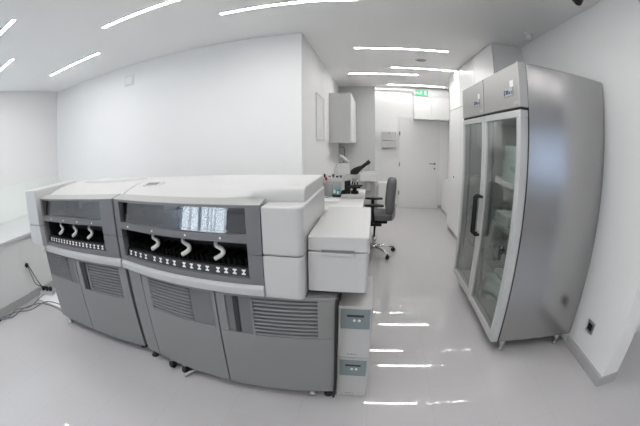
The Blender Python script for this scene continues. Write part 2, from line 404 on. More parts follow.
# ------------------------------------------------------------------ analysers
FR = lambda x: 1.42 + .145 * (x + .68) ** 2
FL = lambda x: 1.525 + .07 * (x + 2.1) ** 2
YBK = 2.12
def base_body(F, x0, x1):
    mb = MB(); n = 14
    poly = [(x0 + (x1 - x0) * i / n, F(x0 + (x1 - x0) * i / n) + .018) for i in range(n + 1)] + [(x1, YBK), (x0, YBK)]
    mb.prism(poly, 'z', .07, .735); return mb
def cut_door(mb, F, x0, x1, z0, z1, hx0, hx1, hz0, hz1, n=12, d=.018):
    """bowed door with a rectangular opening"""
    pr = lambda a, b: [(0, a), (d, a), (d, b), (0, b)]
    mb.bow(F, x0, x1, pr(z0, hz0)); mb.bow(F, x0, x1, pr(hz1, z1))
    mb.bow(F, x0, hx0, pr(hz0, hz1)); mb.bow(F, hx1, x1, pr(hz0, hz1))
def cabinet_door(root, F, x0, x1, hx0, hx1, hz0, hz1, gx0, gx1, rec):
    """door > vent grille, recessed handle. rec: (x0,x1,dark x0,dark x1)"""
    mb = MB(); cut_door(mb, F, x0, x1, .07, .735, hx0, hx1, hz0, hz1)
    d = mb.build('cabinet_door', 'base', root, bevel=.003)
    g = MB(); N = 10
    g.bow(F, gx0, gx1, [(.0165, hz0), (.018, hz0), (.018, hz1), (.0165, hz1)])
    for i in range(N):
        z = hz0 + (hz1 - hz0) * (i + .15) / N; h = (hz1 - hz0) / N
        g.bow(F, gx0, gx1, [(.0165, z), (-.001, z + h * .05), (.001, z + h * .42), (.0165, z + h * .62)])
    g.build('vent_grille', 'grille', d)
    MB().bow(F, rec[0], rec[1], [(.012, hz0), (.0178, hz0), (.0178, hz1), (.012, hz1)]).build('handle_recess', 'panel', d)
    if rec[2] is not None:
        MB().bow(F, rec[2], rec[3], [(.004, hz0 + .004), (.012, hz0 + .004), (.012, hz1 - .004), (.004, hz1 - .004)]).build('finger_slot', 'dark', d)
    MB().bow(F, gx0 - .012, gx0, [(-.002, hz0), (.016, hz0), (.016, hz1), (-.002, hz1)], n=1).build('grille_edge', 'grille', d)
    return d

def lever(mb, x, F, z0=1.025):
    y = F(x) + .015
    dx = lambda u: x + u
    path = [(dx(0), y + .045, z0 + .003), (dx(.003), y + .03, z0 - .025), (dx(.009), y + .02, z0 - .045), (dx(.032), y + .014, z0 - .053), (dx(.052), y + .008, z0 - .060),
            (dx(.055), y + .002, z0 - .078), (dx(.036), y - .004, z0 - .094), (dx(.010), y - .008, z0 - .108)]
    P = smoothpts(path, 4)
    mb.tube(P, [.008 + .005 * min(1, k / (len(P) * .45)) for k in range(len(P))], 6)
    return mb

def front_panel(root, F, x0, x1, wx0, wx1, sx0, sx1, wz0, wz1, sz0, sz1, ztop=1.208, off=-.018, seam=(.963,)):
    d = .05
    pr = lambda a, b, o=0, dd=d: [(o + off, a), (o + off + dd, a), (o + off + dd, b), (o + off, b)]
    mb = MB()
    mb.bow(F, x0, x1, pr(.80, sz0))
    mb.bow(F, min(wx0, sx0), max(wx1, sx1), pr(sz1, wz0))
    mb.bow(F, x0, x1, pr(wz1, ztop))
    zs = [sz0] + list(seam) + [wz1]
    # stiles, split by the thin seam
    for k in range(len(zs) - 1):
        a, b = zs[k] + (.0015 if k else 0), zs[k + 1] - (.0015 if k < len(zs) - 2 else 0)
        mb.bow(F, x0, min(wx0, sx0), pr(a, b)); mb.bow(F, max(wx1, sx1), x1, pr(a, b))
    p = mb.build('front_panel', 'panel', root)
    # sloping lip on top of the panel
    MB().bow(F, x0, x1, [(off, ztop), (off + .10, ztop - .01), (off + .10, ztop + .018), (off + .085, ztop + .02), (off, ztop + .004)]).build('top_lip', 'lip', root)
    return p

def bay(root, F, x0, x1, z0, z1, marks):
    yb = .26
    mb = MB()
    mb.bow(F, x0, x1, [(yb, z0), (yb + .01, z0), (yb + .01, z1), (yb, z1)])
    mb.bow(F, x0, x1, [(.03, z1), (yb, z1), (yb, z1 + .006), (.03, z1 + .006)])
    mb.bow(F, x0, x1, [(.02, z0 - .006), (yb, z0 - .006), (yb, z0), (.02, z0)])
    mb.bow(F, x0 - .005, x0, [(.03, z0), (yb, z0), (yb, z1), (.03, z1)], n=1)
    mb.bow(F, x1, x1 + .005, [(.03, z0), (yb, z0), (yb, z1), (.03, z1)], n=1)
    b = mb.build('sample_bay', 'dark', root)
    # dark rack strip with white hourglass prints
    st = MB(); zf = z0 + .045
    st.bow(F, x0, x1, [(.008, z0), (.05, z0), (.05, zf), (.016, zf)])
    for mx in marks:
        h, w = .014, .0115; zc = z0 + .022
        for sgn in (1, -1):
            for (za, zb, wa, wb) in ((h, h * .45, 1, 1), (h * .45, 0, .75, .25)):
                A = [(mx - w * wa, sgn * za), (mx + w * wa, sgn * za), (mx + w * wb, sgn * zb), (mx - w * wb, sgn * zb)]
                st._add([(q, F(q) + .0068 + .008 * (.022 + v) / .045, zc + v) for q, v in A], [(0, 1, 2, 3)], 1)
    st.build('rack_strip', ['dark', 'mark'], root)
    # the black sample racks standing behind the strip
    rk = MB(); x = x0 + .02; k = 0
    while x < x1 - .02:
        rk.box(x, x + .016, F(x) + .055, F(x) + .22, z0, z0 + .065 + .012 * (k % 2))
        rk.box(x + .003, x + .013, F(x) + .05, F(x) + .062, z0 + .065, z0 + .082)
        x += .034; k += 1
    rk.build('sample_racks', 'rack_black', root)

def glass(root, F, x0, x1, z0, z1, y_bot=.004, y_top=.024):
    MB().bow(F, x0, x1, [(y_bot, z0), (y_bot + .004, z0), (y_top + .004, z1), (y_top, z1)]).build('window_pane', 'tint_glass', root)

def window_bay(root, F, x0, x1, z0, z1):
    mb = MB(); yb = .36
    mb.bow(F, x0, x1, [(yb, z0), (yb + .01, z0), (yb + .01, z1), (yb, z1)])
    mb.bow(F, x0, x1, [(.05, z0 - .02), (yb, z0 - .02), (yb, z0), (.05, z0)])
    mb.bow(F, x0 - .005, x0, [(.055, z0), (yb, z0), (yb, z1), (.055, z1)], n=1); mb.bow(F, x1, x1 + .005, [(.055, z0), (yb, z0), (yb, z1), (.055, z1)], n=1)
    mb.bow(F, x0, x1, [(.055, z1), (yb, z1), (yb, z1 + .006), (.055, z1 + .006)])
    mb.build('window_bay', 'interior', root)

# ---- right, larger unit
an = thing('analyser', 'larger right unit of the grey and white laboratory analyser, beside the white drawer unit', 'analyser', (-.9, 1.8, 0), group='laboratory analyser units')
XR0, XR1 = -1.575, -.16
base_body(FR, XR0, XR1).build('base_cabinet', 'base', an)
MB().bow(FR, XR0, -1.43, [(0, .07), (.018, .07), (.018, .735), (0, .735)]).build('corner_post', 'base', an, bevel=.003)
cabinet_door(an, FR, -1.425, -.822, -1.365, -.845, .487, .713, -1.352, -1.005, (-1.005, -.845, None, None))
cabinet_door(an, FR, -.815, -.165, -.76, -.253, .478, .713, -.598, -.253, (-.76, -.61, -.715, -.685))
# pale rim
MB().bow(FR, XR0 - .02, -.515, [(-.034, .745), (.06, .735), (.06, .80), (-.022, .80), (-.036, .785)]).build('rim', 'rim', an, bevel=.004)
front_panel(an, FR, -1.61, -.515, -1.53, -.59, -1.545, -.595, 1.06, 1.195, .832, 1.02)
x_marks = [-1.505, -1.45, -1.395, -1.34] + [-1.255, -1.20, -1.142, -1.085] + [-1.01, -.957, -.903, -.85] + [-.782, -.733, -.683, -.632]
bay(an, FR, -1.545, -.595, .832, 1.02, x_marks)
for x in (-1.27, -1.02, -.80): lever(MB(), x, FR).build('rack_lever', 'lever', an)
for x in (-1.46, -1.215, -.955, -.735): MB().lathe([(.006, .0), (.006, -.003)], 10, (x, FR(x) - .0175, 1.04), 'y').build('status_light', 'mark', an)
glass(an, FR, -1.53, -.59, 1.06, 1.195)
window_bay(an, FR, -1.53, -.59, 1.065, 1.185)
ib = MB()
for k, (xa, xb, h, dy) in enumerate([(-1.46, -1.36, .07, .16), (-1.33, -1.30, .11, .12), (-1.22, -1.04, .05, .2), (-.98, -.90, .085, .17), (-.80, -.66, .06, .14)]):
    ib.box(xa, xb, FR(xa) + dy, FR(xa) + dy + .1, 1.065, 1.065 + h)
ib.box(-1.48, -.62, FR(-1) + .20, FR(-1) + .215, 1.115, 1.122)
ib.build('inner_mechanism', 'interior2', an)
# white top cover: slope up from the lip, then flat
def cover(F, x0, x1, yb=YBK, z1=1.278, o0=.066, steep=None):
    mb = MB(); n = 24; rows = []
    for i in range(n + 1):
        x = x0 + (x1 - x0) * i / n; f = F(x)
        k = 0 if steep is None else min(1, max(0, (x - steep[0]) / (steep[1] - steep[0]))); k = k * k * (3 - 2 * k)
        a = [(o0, 1.19), (o0, 1.212), (.16, 1.243), (.24, 1.262), (.34, 1.273), (.45, z1)]
        b = [(.10, 1.19), (.10, 1.24), (.105, 1.262), (.115, 1.272), (.135, z1), (.45, z1)]
        rows.append([(x, f + p[0] * (1 - k) + q[0] * k, p[1] * (1 - k) + q[1] * k) for p, q in zip(a, b)] + [(x, yb, z1), (x, yb, 1.19)])
    return mb.loft(rows)
cover(FR, -1.612, -.325, steep=(-1.0, -.45)).build('top_cover', 'white', an, bevel=.006)
MB().box(-1.57, -.5, 1.83, YBK, .735, 1.195).build('rear_housing', 'offwhite', an)
# white end block on the right, lower tier and raised rear tier
mb = MB()
def rrect(x0, x1, y0, y1, r, n=6, corners=(0, 1, 1, 0)):
    """corners: front-left, front-right, back-right, back-left rounded?"""
    pts = []
    for (cx, cy, a0, on, px, py) in ((x0 + r, y0 + r, PI, corners[0], x0, y0), (x1 - r, y0 + r, 1.5 * PI, corners[1], x1, y0), (x1 - r, y1 - r, 0, corners[2], x1, y1), (x0 + r, y1 - r, .5 * PI, corners[3], x0, y1)):
        if on: pts += [(cx + r * math.cos(a0 + .5 * PI * i / n), cy + r * math.sin(a0 + .5 * PI * i / n)) for i in range(n + 1)]
        else: pts.append((px, py))
    return pts
fy0 = FR(-.5) - .02
mb = MB(); mb.prism(rrect(-.513, -.311, fy0, YBK, .035), 'z', .964, 1.205)
mb.build('end_block', 'white', an, bevel=.012, seg=3)
MB().prism(rrect(-.513, -.311, fy0, YBK, .035), 'z', .737, .961).build('end_block_lower', 'white', an, bevel=.006)
# hatch in the cover
MB().hexa([(-1.50, 1.735, 1.258), (-1.34, 1.735, 1.258), (-1.34, 1.80, 1.272), (-1.50, 1.80, 1.272)], [(-1.50, 1.735, 1.264), (-1.34, 1.735, 1.264), (-1.34, 1.80, 1.277), (-1.50, 1.80, 1.277)]).build('hatch_frame', 'rim', an)
MB().hexa([(-1.48, 1.745, 1.262), (-1.38, 1.745, 1.262), (-1.38, 1.785, 1.271), (-1.48, 1.785, 1.271)], [(-1.48, 1.745, 1.267), (-1.38, 1.745, 1.267), (-1.38, 1.785, 1.276), (-1.48, 1.785, 1.276)]).build('hatch', 'panel', an)
# feet, castors, and the curved foot lever
def foot(root, x, y, chrome=True):
    f = MB().lathe([(.028, 0), (.03, .006), (.022, .018), (.008, .022), (.008, .075)], 16, (x, y, 0)).build('levelling_foot', 'rubber' if not chrome else 'steel_soft', root)
    return f
def castor(root, x, y):
    c = MB().box(x - .012, x + .012, y - .01, y + .03, .04, .072).build('castor', 'steel_soft', root)
    MB().lathe([(.022, -.018), (.032, -.014), (.032, .014), (.022, .018)], 18, (x, y, .032), 'x').build('wheel', 'rubber', c)
for x, y in ((-.20, 1.505), (-.30, 1.50)): foot(an, x, y, x < -.25)
foot(an, -1.535, 1.555, False); castor(an, -1.315, 1.487); castor(an, -1.195, 1.470)
for x in (-1.5, -.3): foot(an, x, 2.05)
MB().tube(smoothpts([(-1.06, 1.56, .055), (-1.10, 1.48, .05), (-1.15, 1.44, .03), (-1.18, 1.42, .008)]), .011, 8).build('foot_lever', 'steel_soft', an)

# ---- left, smaller unit
al = thing('analyser', 'smaller left unit of the grey and white laboratory analyser with the tall white end cap', 'analyser', (-2.2, 1.9, 0), group='laboratory analyser units')
XL0, XL1 = -2.79, -1.605
base_body(FL, XL0, XL1 - .01).build('base_cabinet', 'base', al)
cabinet_door(al, FL, -2.79, -2.232, -2.775, -2.262, .50, .722, -2.763, -2.37, (-2.37, -2.262, None, None))
cabinet_door(al, FL, -2.225, -1.61, -2.165, -1.685, .475, .713, -2.055, -1.685, (-2.165, -2.065, -2.155, -2.10))
MB().bow(FL, -2.80, -1.615, [(-.034, .745), (.06, .735), (.06, .80), (-.022, .80), (-.036, .785)]).build('rim', 'rim', al, bevel=.004)
front_panel(al, FL, -2.675, -1.622, -2.62, -1.755, -2.645, -1.77, 1.062, 1.197, .832, 1.02)
bay(al, FL, -2.645, -1.77, .832, 1.02, [-2.60 + .0485 * k for k in range(17)])
for x in (-2.42, -2.20, -1.985): lever(MB(), x, FL).build('rack_lever', 'lever', al)
for x in (-2.49, -2.27, -2.06, -1.87): MB().lathe([(.006, .0), (.006, -.003)], 10, (x, FL(x) - .0175, 1.04), 'y').build('status_light', 'mark', al)
glass(al, FL, -2.62, -1.755, 1.062, 1.197)
window_bay(al, FL, -2.62, -1.755, 1.067, 1.19)
ib = MB()
for xa, xb, h, dy in [(-2.44, -2.30, .09, .14), (-2.27, -2.09, .06, .22), (-2.05, -1.80, .085, .12), (-2.42, -1.82, .035, .1)]:
    ib.box(xa, xb, FL(xa) + dy, FL(xa) + dy + .06, 1.067, 1.067 + h)
ib.build('inner_mechanism', 'interior2', al)
cover(FL, -2.665, -1.618).build('top_cover', 'white', al, bevel=.004)
MB().box(-2.66, -1.63, 1.85, YBK, .735, 1.195).build('rear_housing', 'offwhite', al)
MB().prism(rrect(-2.925, -2.675, FL(-2.7) - .075, YBK - .1, .05, corners=(1, 0, 0, 1)), 'z', .985, 1.292).build('end_cap', 'white', al, bevel=.01, seg=3)
MB().prism([(-2.80, FL(-2.7) - .06), (-2.68, FL(-2.7) - .06), (-2.68, YBK - .1), (-2.80, YBK - .1)], 'z', .745, .800).prism([(-2.915, FL(-2.7) - .07), (-2.68, FL(-2.7) - .07), (-2.68, YBK - .1), (-2.915, YBK - .1)], 'z', .80, .982).build('end_cap_lower', 'white', al, bevel=.008)
# low domed lid on the cover
dm = MB(); rows = []
dm.lathe([(1.0, 0), (.98, .35), (.85, .7), (.5, .95), (.01, 1.0)], 36, (0, 0, 0))
o = dm.build('domed_lid', 'white', al, local=True)
o.data.transform(Matrix.Translation(Vector((-2.10, 2.01, 1.275)) - Vector(al.location)) @ Matrix.Diagonal((.42, .10, .022, 1)))
foot(al, -2.70, 1.575); foot(al, -2.6, 2.05); foot(al, -1.68, 2.05); foot(al, -1.70, 1.62, False)

# ------------------------------------------------------------------ white side unit with drawer, resting on the analyser base
du = thing('drawer_unit', 'white box unit with a slim handled drawer overhanging the two power units', 'drawer unit', (-.155, 1.85, .737))
MB().prism(rrect(-.304, -.005, 1.475, 2.2, .02, corners=(0, 1, 0, 0)), 'z', .760, .972).build('body', 'white', du, bevel=.006)
MB().prism(rrect(-.304, -.005, 1.475, 2.2, .02, corners=(0, 1, 0, 0)), 'z', .976, 1.052).build('lid', 'white', du, bevel=.008, seg=3)
MB().box(-.235, -.075, 1.4705, 1.4752, .972, .986).build('handle_recess', 'interior2', du)
MB().box(-.235, -.075, 1.464, 1.4752, .955, .973).build('handle', 'rim', du, bevel=.002)
MB().box(-.29, -.17, 1.6, 2.15, .7355, .760).box(-.05, -.02, 2.12, 2.17, 0, .76).build('support', 'offwhite', du)

# power units stacked beside the base
def ups(label, z0, h):
    u = thing('power_unit', label, 'power supply', (-.06, 1.7, z0), group='stacked power units')
    x0, x1, y0 = -.153, .030, 1.498
    MB().box(x0, x1, y0 + .006, 1.92, z0 + .002, z0 + h - .002).build('housing', 'ups', u, bevel=.006)
    MB().box(x0 + .003, x1 - .003, y0, y0 + .006, z0 + .006, z0 + h - .006).build('front_cover', 'ups', u, bevel=.004)
    p = MB().box(x0 + .016, x1 - .012, y0 - .004, y0, z0 + h - .137, z0 + h - .014).build('control_panel', 'upspanel', u, bevel=.002)
    MB().box(x0 + .048, x1 - .045, y0 - .0055, y0 - .004, z0 + h - .06, z0 + h - .047).build('display', 'dark', p)
    for q in (0, 1): MB().lathe([(.008, 0), (.008, -.0018)], 14, (x0 + .088 + .026 * q, y0 - .004, z0 + h - .082), 'y').build('button', 'mark', p)
    lg = MB()   # small unreadable maker's marking
    for k, w in enumerate((.008, .006, .009, .005, .008)): lg.box(x0 + .055 + .0105 * k, x0 + .055 + .0105 * k + w, y0 - .0012, y0 + .0005, z0 + .026, z0 + .033)
    lg.build('logo', 'grille', u)
    return u
ups('lower white power unit with grey-green panel standing on the floor', 0.0, .322)
ups('upper white power unit with grey-green panel, stacked on the other', .322, .345)
c = MB().tube(smoothpts([(-.150, 1.442, .735), (-.155, 1.444, .68), (-.156, 1.446, .5), (-.153, 1.446, .25), (-.157, 1.446, .1), (-.163, 1.448, .03)]), .008, 8).build('power_cable', 'rubber', loc=(-.155, 1.475, .0))
tag(c, 'thick black cable hanging between the grey base and the stacked power units', 'cable')

# ------------------------------------------------------------------ desk
dk = thing('desk', 'long white laboratory desk along the corridor wall', 'desk', (-.42, 3.6, 0))
MB().box(XC + .002, -.105, 2.24, 5.06, .715, .75).build('desktop', 'cabinet', dk, bevel=.004)
for y in (2.26, 3.5, 5.03): MB().box(XC + .002, -.13 if y < 5 else -.115, y, y + .024, 0, .715).build('side_panel', 'cabinet', dk)
MB().box(XC + .002, XC + .02, 2.284, 5.03, .2, .714).build('back_panel', 'cabinet', dk)
MB().box(-.62, -.15, 2.30, 3.48, .09, .70).build('drawer_pedestal', 'cabinet', dk, bevel=.003)

# ------------------------------------------------------------------ office chair (front faces -x)
ch = thing('office_chair', 'grey upholstered swivel chair on castors at the white desk', 'chair', (.045, 4.24, 0))
L = dict(parent=ch, local=True)
def cushion(sx, sy, sz, e=.35, n=20):
    mb = MB(); rows = []
    for i in range(n + 1):
        ph = -PI / 2 + PI * i / n
        row = []
        for k in range(2 * n):
            th = 2 * PI * k / (2 * n)
            f = lambda w, m_: math.copysign(abs(w) ** m_, w)
            row.append((sx * f(math.cos(ph), e) * f(math.cos(th), e), sy * f(math.cos(ph), e) * f(math.sin(th), e), sz * f(math.sin(ph), e)))
        rows.append(row)
    return mb.loft(rows, 0, True)
s_ = cushion(.225, .225, .045); s_.bm.transform(Matrix.Translation((-.0, 0, .545))); s_.build('seat', 'fabric', **L)
b_ = cushion(.05, .215, .235, .45)
for v in b_.bm.verts: v.co.x += .9 * v.co.y ** 2 * -1.0
b_.bm.transform(Matrix.Translation((.215, 0, .80)) @ Matrix.Rotation(.07, 4, 'Y')); b_.build('backrest', 'fabric', **L)
MB().box(-.16, .16, -.15, .15, .455, .50).box(-.09, .09, -.09, .09, .40, .455).build('seat_pan', 'black', bevel=.012, **L)
MB().tube([(.10, -.05, .475), (.22, -.05, .48), (.255, -.05, .53), (.262, -.05, .66)], .011).tube([(.10, .05, .475), (.22, .05, .48), (.255, .05, .53), (.262, .05, .66)], .011).tube([(.225, -.05, .485), (.225, .05, .485)], .009).build('back_bracket', 'steel_soft', **L)
for s in (-1, 1):
    a = MB().tube(smoothpts([(-.02, s * .16, .475), (-.02, s * .25, .50), (-.03, s * .262, .60), (-.04, s * .262, .70)]), [.02] * 19, 8).build('armrest', 'black', **L)
    p = cushion(.125, .04, .016, .5); p.bm.transform(Matrix.Translation((-.018, s * .262, .712))); p.build('arm_pad', 'black', parent=a, local=True)
MB().lathe([(.028, .12), (.028, .26), (.016, .26), (.016, .41)], 16).build('gas_lift', 'chrome', **L)
MB().lathe([(.04, .075), (.045, .09), (.045, .12), (.03, .135)], 16).build('base_hub', 'chrome', **L)
for k in range(5):
    a = math.radians(20 + 72 * k); c_, s2 = math.cos(a), math.sin(a)
    lg = MB().tube([(c_ * .03, s2 * .03, .105), (c_ * .16, s2 * .16, .095), (c_ * .29, s2 * .29, .07)], [.02, .016, .012], 8).build('base_leg', 'chrome', **L)
    w = MB().lathe([(.02, -.02), (.028, -.016), (.028, -.003), (.02, -.002), (.02, .002), (.028, .003), (.028, .016), (.02, .02)], 16, (0, 0, 0), 'x')
    w.tube([(0, 0, .0), (0, 0, .045)], .008)
    w.bm.transform(Matrix.Translation((c_ * .29, s2 * .29, .0285)) @ Matrix.Rotation(a + .6, 4, 'Z')); w.build('castor', 'rubber', parent=lg, local=True)

# ------------------------------------------------------------------ microscope (eyepieces towards +x)
ms = thing('microscope', 'white and black binocular microscope on the desk facing the swivel chair', 'microscope', (-.27, 4.32, .75))
ms.scale = (1.15, 1.15, 1.2)
L = dict(parent=ms, local=True)
MB().box(-.12, .14, -.085, .085, .0, .045).build('base', 'white', bevel=.012, **L)
MB().prism([(-.13, .045), (-.07, .045), (-.065, .17), (-.03, .215), (.05, .225), (.05, .26), (-.07, .26), (-.115, .22), (-.13, .15)], 'y', -.03, .03).build('arm', 'white', bevel=.008, **L)
MB().box(-.06, .10, -.085, .085, .115, .135).box(-.07, -.04, -.03, .03, .09, .17).box(.02, .12, -.03, .03, .128, .142).build('stage', 'black', bevel=.004, **L)
MB().box(-.085, -.02, -.05, .05, .046, .19).build('stage_mount', 'black', bevel=.006, **L)
MB().lathe([(.045, .045), (.045, .075), (.022, .065), (.028, .112)], 18, (.03, 0, 0)).build('condenser', 'black', **L)
n_ = MB().lathe([(.036, .20), (.036, .226)], 18, (.03, 0, 0)).build('nosepiece', 'steel_soft', **L)
for dx, dy in ((0, 0), (.024, .012), (-.02, .016)): MB().tube([(.03 + dx, dy, .205), (.03 + dx * 1.5, dy * 1.5, .145)], [.011, .007], 10).build('objective', 'chrome', parent=n_, local=True)
MB().prism([(-.02, .26), (.06, .26), (.13, .33), (.10, .36), (.02, .33), (-.02, .30)], 'y', -.04, .04).build('binocular_head', 'black', bevel=.012, **L)
for s in (-1, 1):
    e_ = MB().tube([(.09, s * .03, .325), (.17, s * .032, .385)], [.02, .017], 12).build('eyepiece', 'black', **L)
    MB().tube([(.165, s * .032, .381), (.20, s * .032, .407)], [.021, .022], 12).build('eyecup', 'rubber', parent=e_, local=True)
for s in (-1, 1): MB().lathe([(.03, 0), (.03, .022), (.018, .024), (.018, .036)], 18, (-.10, 0, .05), 'y').bm and None
for s in (-1, 1):
    k = MB().lathe([(.032, .0), (.032, .02 * s), (.018, .022 * s), (.018, .036 * s)], 18, (-.095, s * .032, .055), 'y'); k.build('focus_knob', 'black', **L)

# ------------------------------------------------------------------ things on the desk
t = thing('storage_box', 'grey plastic box on the desk against the corridor wall', 'box', (-.60, 4.42, .75))
MB().box(-.655, -.545, 4.36, 4.50, .75, .905).build('body', 'greybox', t, bevel=.006)
MB().box(-.659, -.541, 4.356, 4.504, .905, .918).build('lid', 'greybox', t, bevel=.004)
t = thing('spray_cap_bottle', 'small white bottle with a red cap on top of the grey box', 'bottle', (-.635, 4.42, .918))
MB().lathe([(.018, .918), (.02, .922), (.02, .955), (.012, .965)], 14, (-.635, 4.42, 0)).build('bottle_body', 'white', t)
MB().lathe([(.014, .962), (.02, .966), (.02, 1.0), (.012, 1.012)], 14, (-.635, 4.42, 0)).build('cap', 'red', t)
t = thing('reagent_box', 'teal and blue reagent carton in a dark tray beside the microscope', 'carton', (-.47, 4.36, .75))
MB().box(-.535, -.425, 4.30, 4.42, .75, .785).build('tray', 'dark', t, bevel=.003)
MB().box(-.525, -.435, 4.31, 4.41, .785, .85).build('carton', 'teal', t, bevel=.002)
MB().box(-.522, -.49, 4.3085, 4.31, .80, .845).box(-.475, -.44, 4.3085, 4.31, .79, .83).build('print', 'greenish', t)
t = thing('lab_device', 'white boxy laboratory device at the back of the desk behind the grey box', 'device', (-.57, 4.72, .75))
MB().box(-.725, -.40, 4.60, 4.83, .75, .975).build('housing', 'offwhite', t, bevel=.008)
MB().box(-.70, -.43, 4.594, 4.60, .80, .93).build('front_plate', 'cabinet_grey', t, bevel=.002)
for i, (x, y, r, h, m_, nm, lb) in enumerate([(-.69, 4.66, .013, .05, 'black', 'sample_tube', 'black capped tube at the left end of the row on the white device'), (-.62, 4.68, .02, .032, 'grille', 'sample_jar', 'low grey jar on the white device, left of the taller pot'),
                                 (-.565, 4.67, .018, .045, 'grille', 'sample_jar', 'taller grey pot near the middle of the row on the white device'), (-.51, 4.69, .02, .035, 'dark', 'sample_jar', 'dark jar on the white device next to the taller grey pot'), (-.455, 4.66, .018, .03, 'interior2', 'sample_jar', 'small grey jar at the right end of the row on the white device')]):
    t = thing(nm, lb, 'jar' if nm == 'sample_jar' else 'tube', (x, y, .975), group='small jars on the white device')
    MB().lathe([(r, .975), (r, .975 + h * .7)], 14, (x, y, 0)).build('body', m_, t)
    MB().lathe([(r * 1.08, .975 + h * .7), (r * 1.08, .975 + h)], 14, (x, y, 0)).build('cap', 'black' if i % 2 == 0 else 'offwhite', t)
t = thing('notebook', 'thin white paper pad lying on the desk in front of the grey box', 'paper pad', (-.52, 4.05, .75))
MB().box(-.66, -.42, 3.95, 4.20, .751, .757).build('pages', 'paper', t)
MB().box(-.66, -.42, 4.185, 4.20, .757, .760).build('binding', 'plinth', t)
c = MB().tube(smoothpts([(-.63, 4.20, .756), (-.58, 4.24, .762), (-.53, 4.30, .775), (-.545, 4.34, .80)]), .003, 6).build('thin_cable', 'rubber', loc=(-.58, 4.24, .753))
tag(c, 'thin dark lead on the desk between the grey box and the teal carton', 'cable')
# white flat monitor seen from its side behind the microscope, and desk lamp
t = thing('monitor', 'white flat screen standing at the far end of the desk behind the microscope', 'monitor', (-.43, 4.88, .75))
MB().box(-.52, -.345, 4.86, 4.885, .90, 1.17).build('screen', 'offwhite', t, bevel=.006)
MB().box(-.455, -.41, 4.885, 4.905, .76, 1.0).build('stand', 'white', t, bevel=.004)
MB().box(-.50, -.37, 4.875, 4.94, .75, .762).build('foot', 'white', t, bevel=.004)
t = thing('desk_lamp', 'white angled desk lamp reaching over the monitor at the end of the desk', 'lamp', (-.60, 5.0, .75))
MB().lathe([(.05, .75), (.05, .765), (.02, .772)], 20, (-.60, 5.0, 0)).build('lamp_base', 'white', t)
MB().tube([(-.60, 5.0, .77), (-.585, 5.0, 1.05), (-.50, 4.995, 1.285)], .007).build('arm', 'white', t)
MB().tube([(-.50, 4.995, 1.285), (-.45, 4.99, 1.245), (-.335, 4.985, 1.155)], [.016, .026, .028], 14).build('lamp_head', 'white', t)

# hanging wall cabinet
t = thing('wall_cabinet', 'tall pale grey cabinet hanging on the corridor wall above the desk', 'cabinet', (-.55, 6.2, 1.47))
MB().box(XC + .002, -.375, 5.5, 6.98, 1.49, 2.33).box(XC + .002, -.355, 5.49, 6.98, 1.47, 1.49).build('body', 'cabinet_grey', t, bevel=.003)
for y0, y1 in ((5.505, 6.235), (6.24, 6.975)):
    d = MB().box(-.375, -.355, y0, y1, 1.492, 2.33).build('cabinet_door', 'cabinet', t, bevel=.003)
    MB().box(-.355, -.343, y1 - .05 if y0 < 6 else y0 + .04, y1 - .04 if y0 < 6 else y0 + .05, 1.52, 1.64).build('handle', 'cabinet', d)
t = thing('framed_board', 'narrow white framed board on the corridor wall before the hanging cabinet', 'board', (XC, 4.52, 1.52))
MB().box(XC + .001, XC + .012, 4.22, 4.83, 1.53, 2.13).build('panel', 'cabinet', t)
MB().box(XC + .001, XC + .014, 4.20, 4.22, 1.51, 2.15).box(XC + .001, XC + .02, 4.83, 4.85, 1.51, 2.15).box(XC + .001, XC + .02, 4.22, 4.83, 1.51, 1.53).box(XC + .001, XC + .02, 4.22, 4.83, 2.13, 2.15).build('frame', 'cabinet_grey', t, bevel=.002)
# cable loop under the cabinet, and its plug socket
yy = 7.055
c = MB().tube(smoothpts([(-.715, yy - .012, 1.37), (-.66, yy - .012, 1.375), (-.615, yy - .012, 1.35), (-.605, yy - .012, 1.2), (-.615, yy - .012, 1.08), (-.66, yy - .012, .99)]), .006, 6).build('wall_cable', 'black', loc=(-.66, yy - .012, .99))
tag(c, 'thin dark cable looping down the grey wall under the hanging cabinet', 'cable')
t = thing('wall_socket', 'small black plug in a wall outlet under the hanging cabinet', 'socket', (-.70, yy, 1.02))
MB().box(-.733, -.675, yy - .006, yy + .004, .98, 1.06).build('plate', 'cabinet_grey', t, bevel=.002)
MB().box(-.72, -.69, yy - .04, yy - .006, 1.0, 1.045).build('plug', 'black', t, bevel=.005)

# ------------------------------------------------------------------ end of corridor
t = thing('washbasin', 'white rectangular washbasin beside the grey partition at the corridor end', 'basin', (-.08, 6.85, .68))
MB().box(-.25, .09, 6.62, 6.65, .69, .86).box(-.25, .09, 7.02, 7.061, .69, .86).box(-.25, -.22, 6.65, 7.02, .69, .86).box(.06, .09, 6.65, 7.02, .69, .86).box(-.22, .06, 6.65, 7.02, .69, .72).build('bowl', 'ceramic', t, bevel=.006)
MB().lathe([(.05, .45), (.04, .55), (.045, .69)], 16, (-.08, 6.93, 0)).build('trap', 'cabinet', t)
MB().tube(smoothpts([(-.08, 7.04, .86), (-.08, 7.03, 1.0), (-.08, 6.97, 1.02), (-.08, 6.9, .99)]), .011).build('tap', 'chrome', t)
t = thing('towel_dispenser', 'white paper towel dispenser with grey lower half on the end wall', 'dispenser', (.37, YB, 1.36))
MB().box(.215, .525, YB - .12, YB + .001, 1.53, 1.73).build('cover', 'white', t, bevel=.015, seg=3)
MB().box(.22, .52, YB - .11, YB + .001, 1.37, 1.53).build('lower_body', 'towelgrey', t, bevel=.01)
MB().lathe([(.012, 0), (.012, -.006)], 10, (.37, YB - .12, 1.70), 'y').build('lock', 'dark', t)
t = thing('waste_bin', 'white waste bin on the floor below the towel dispenser', 'bin', (.23, 7.1, 0))
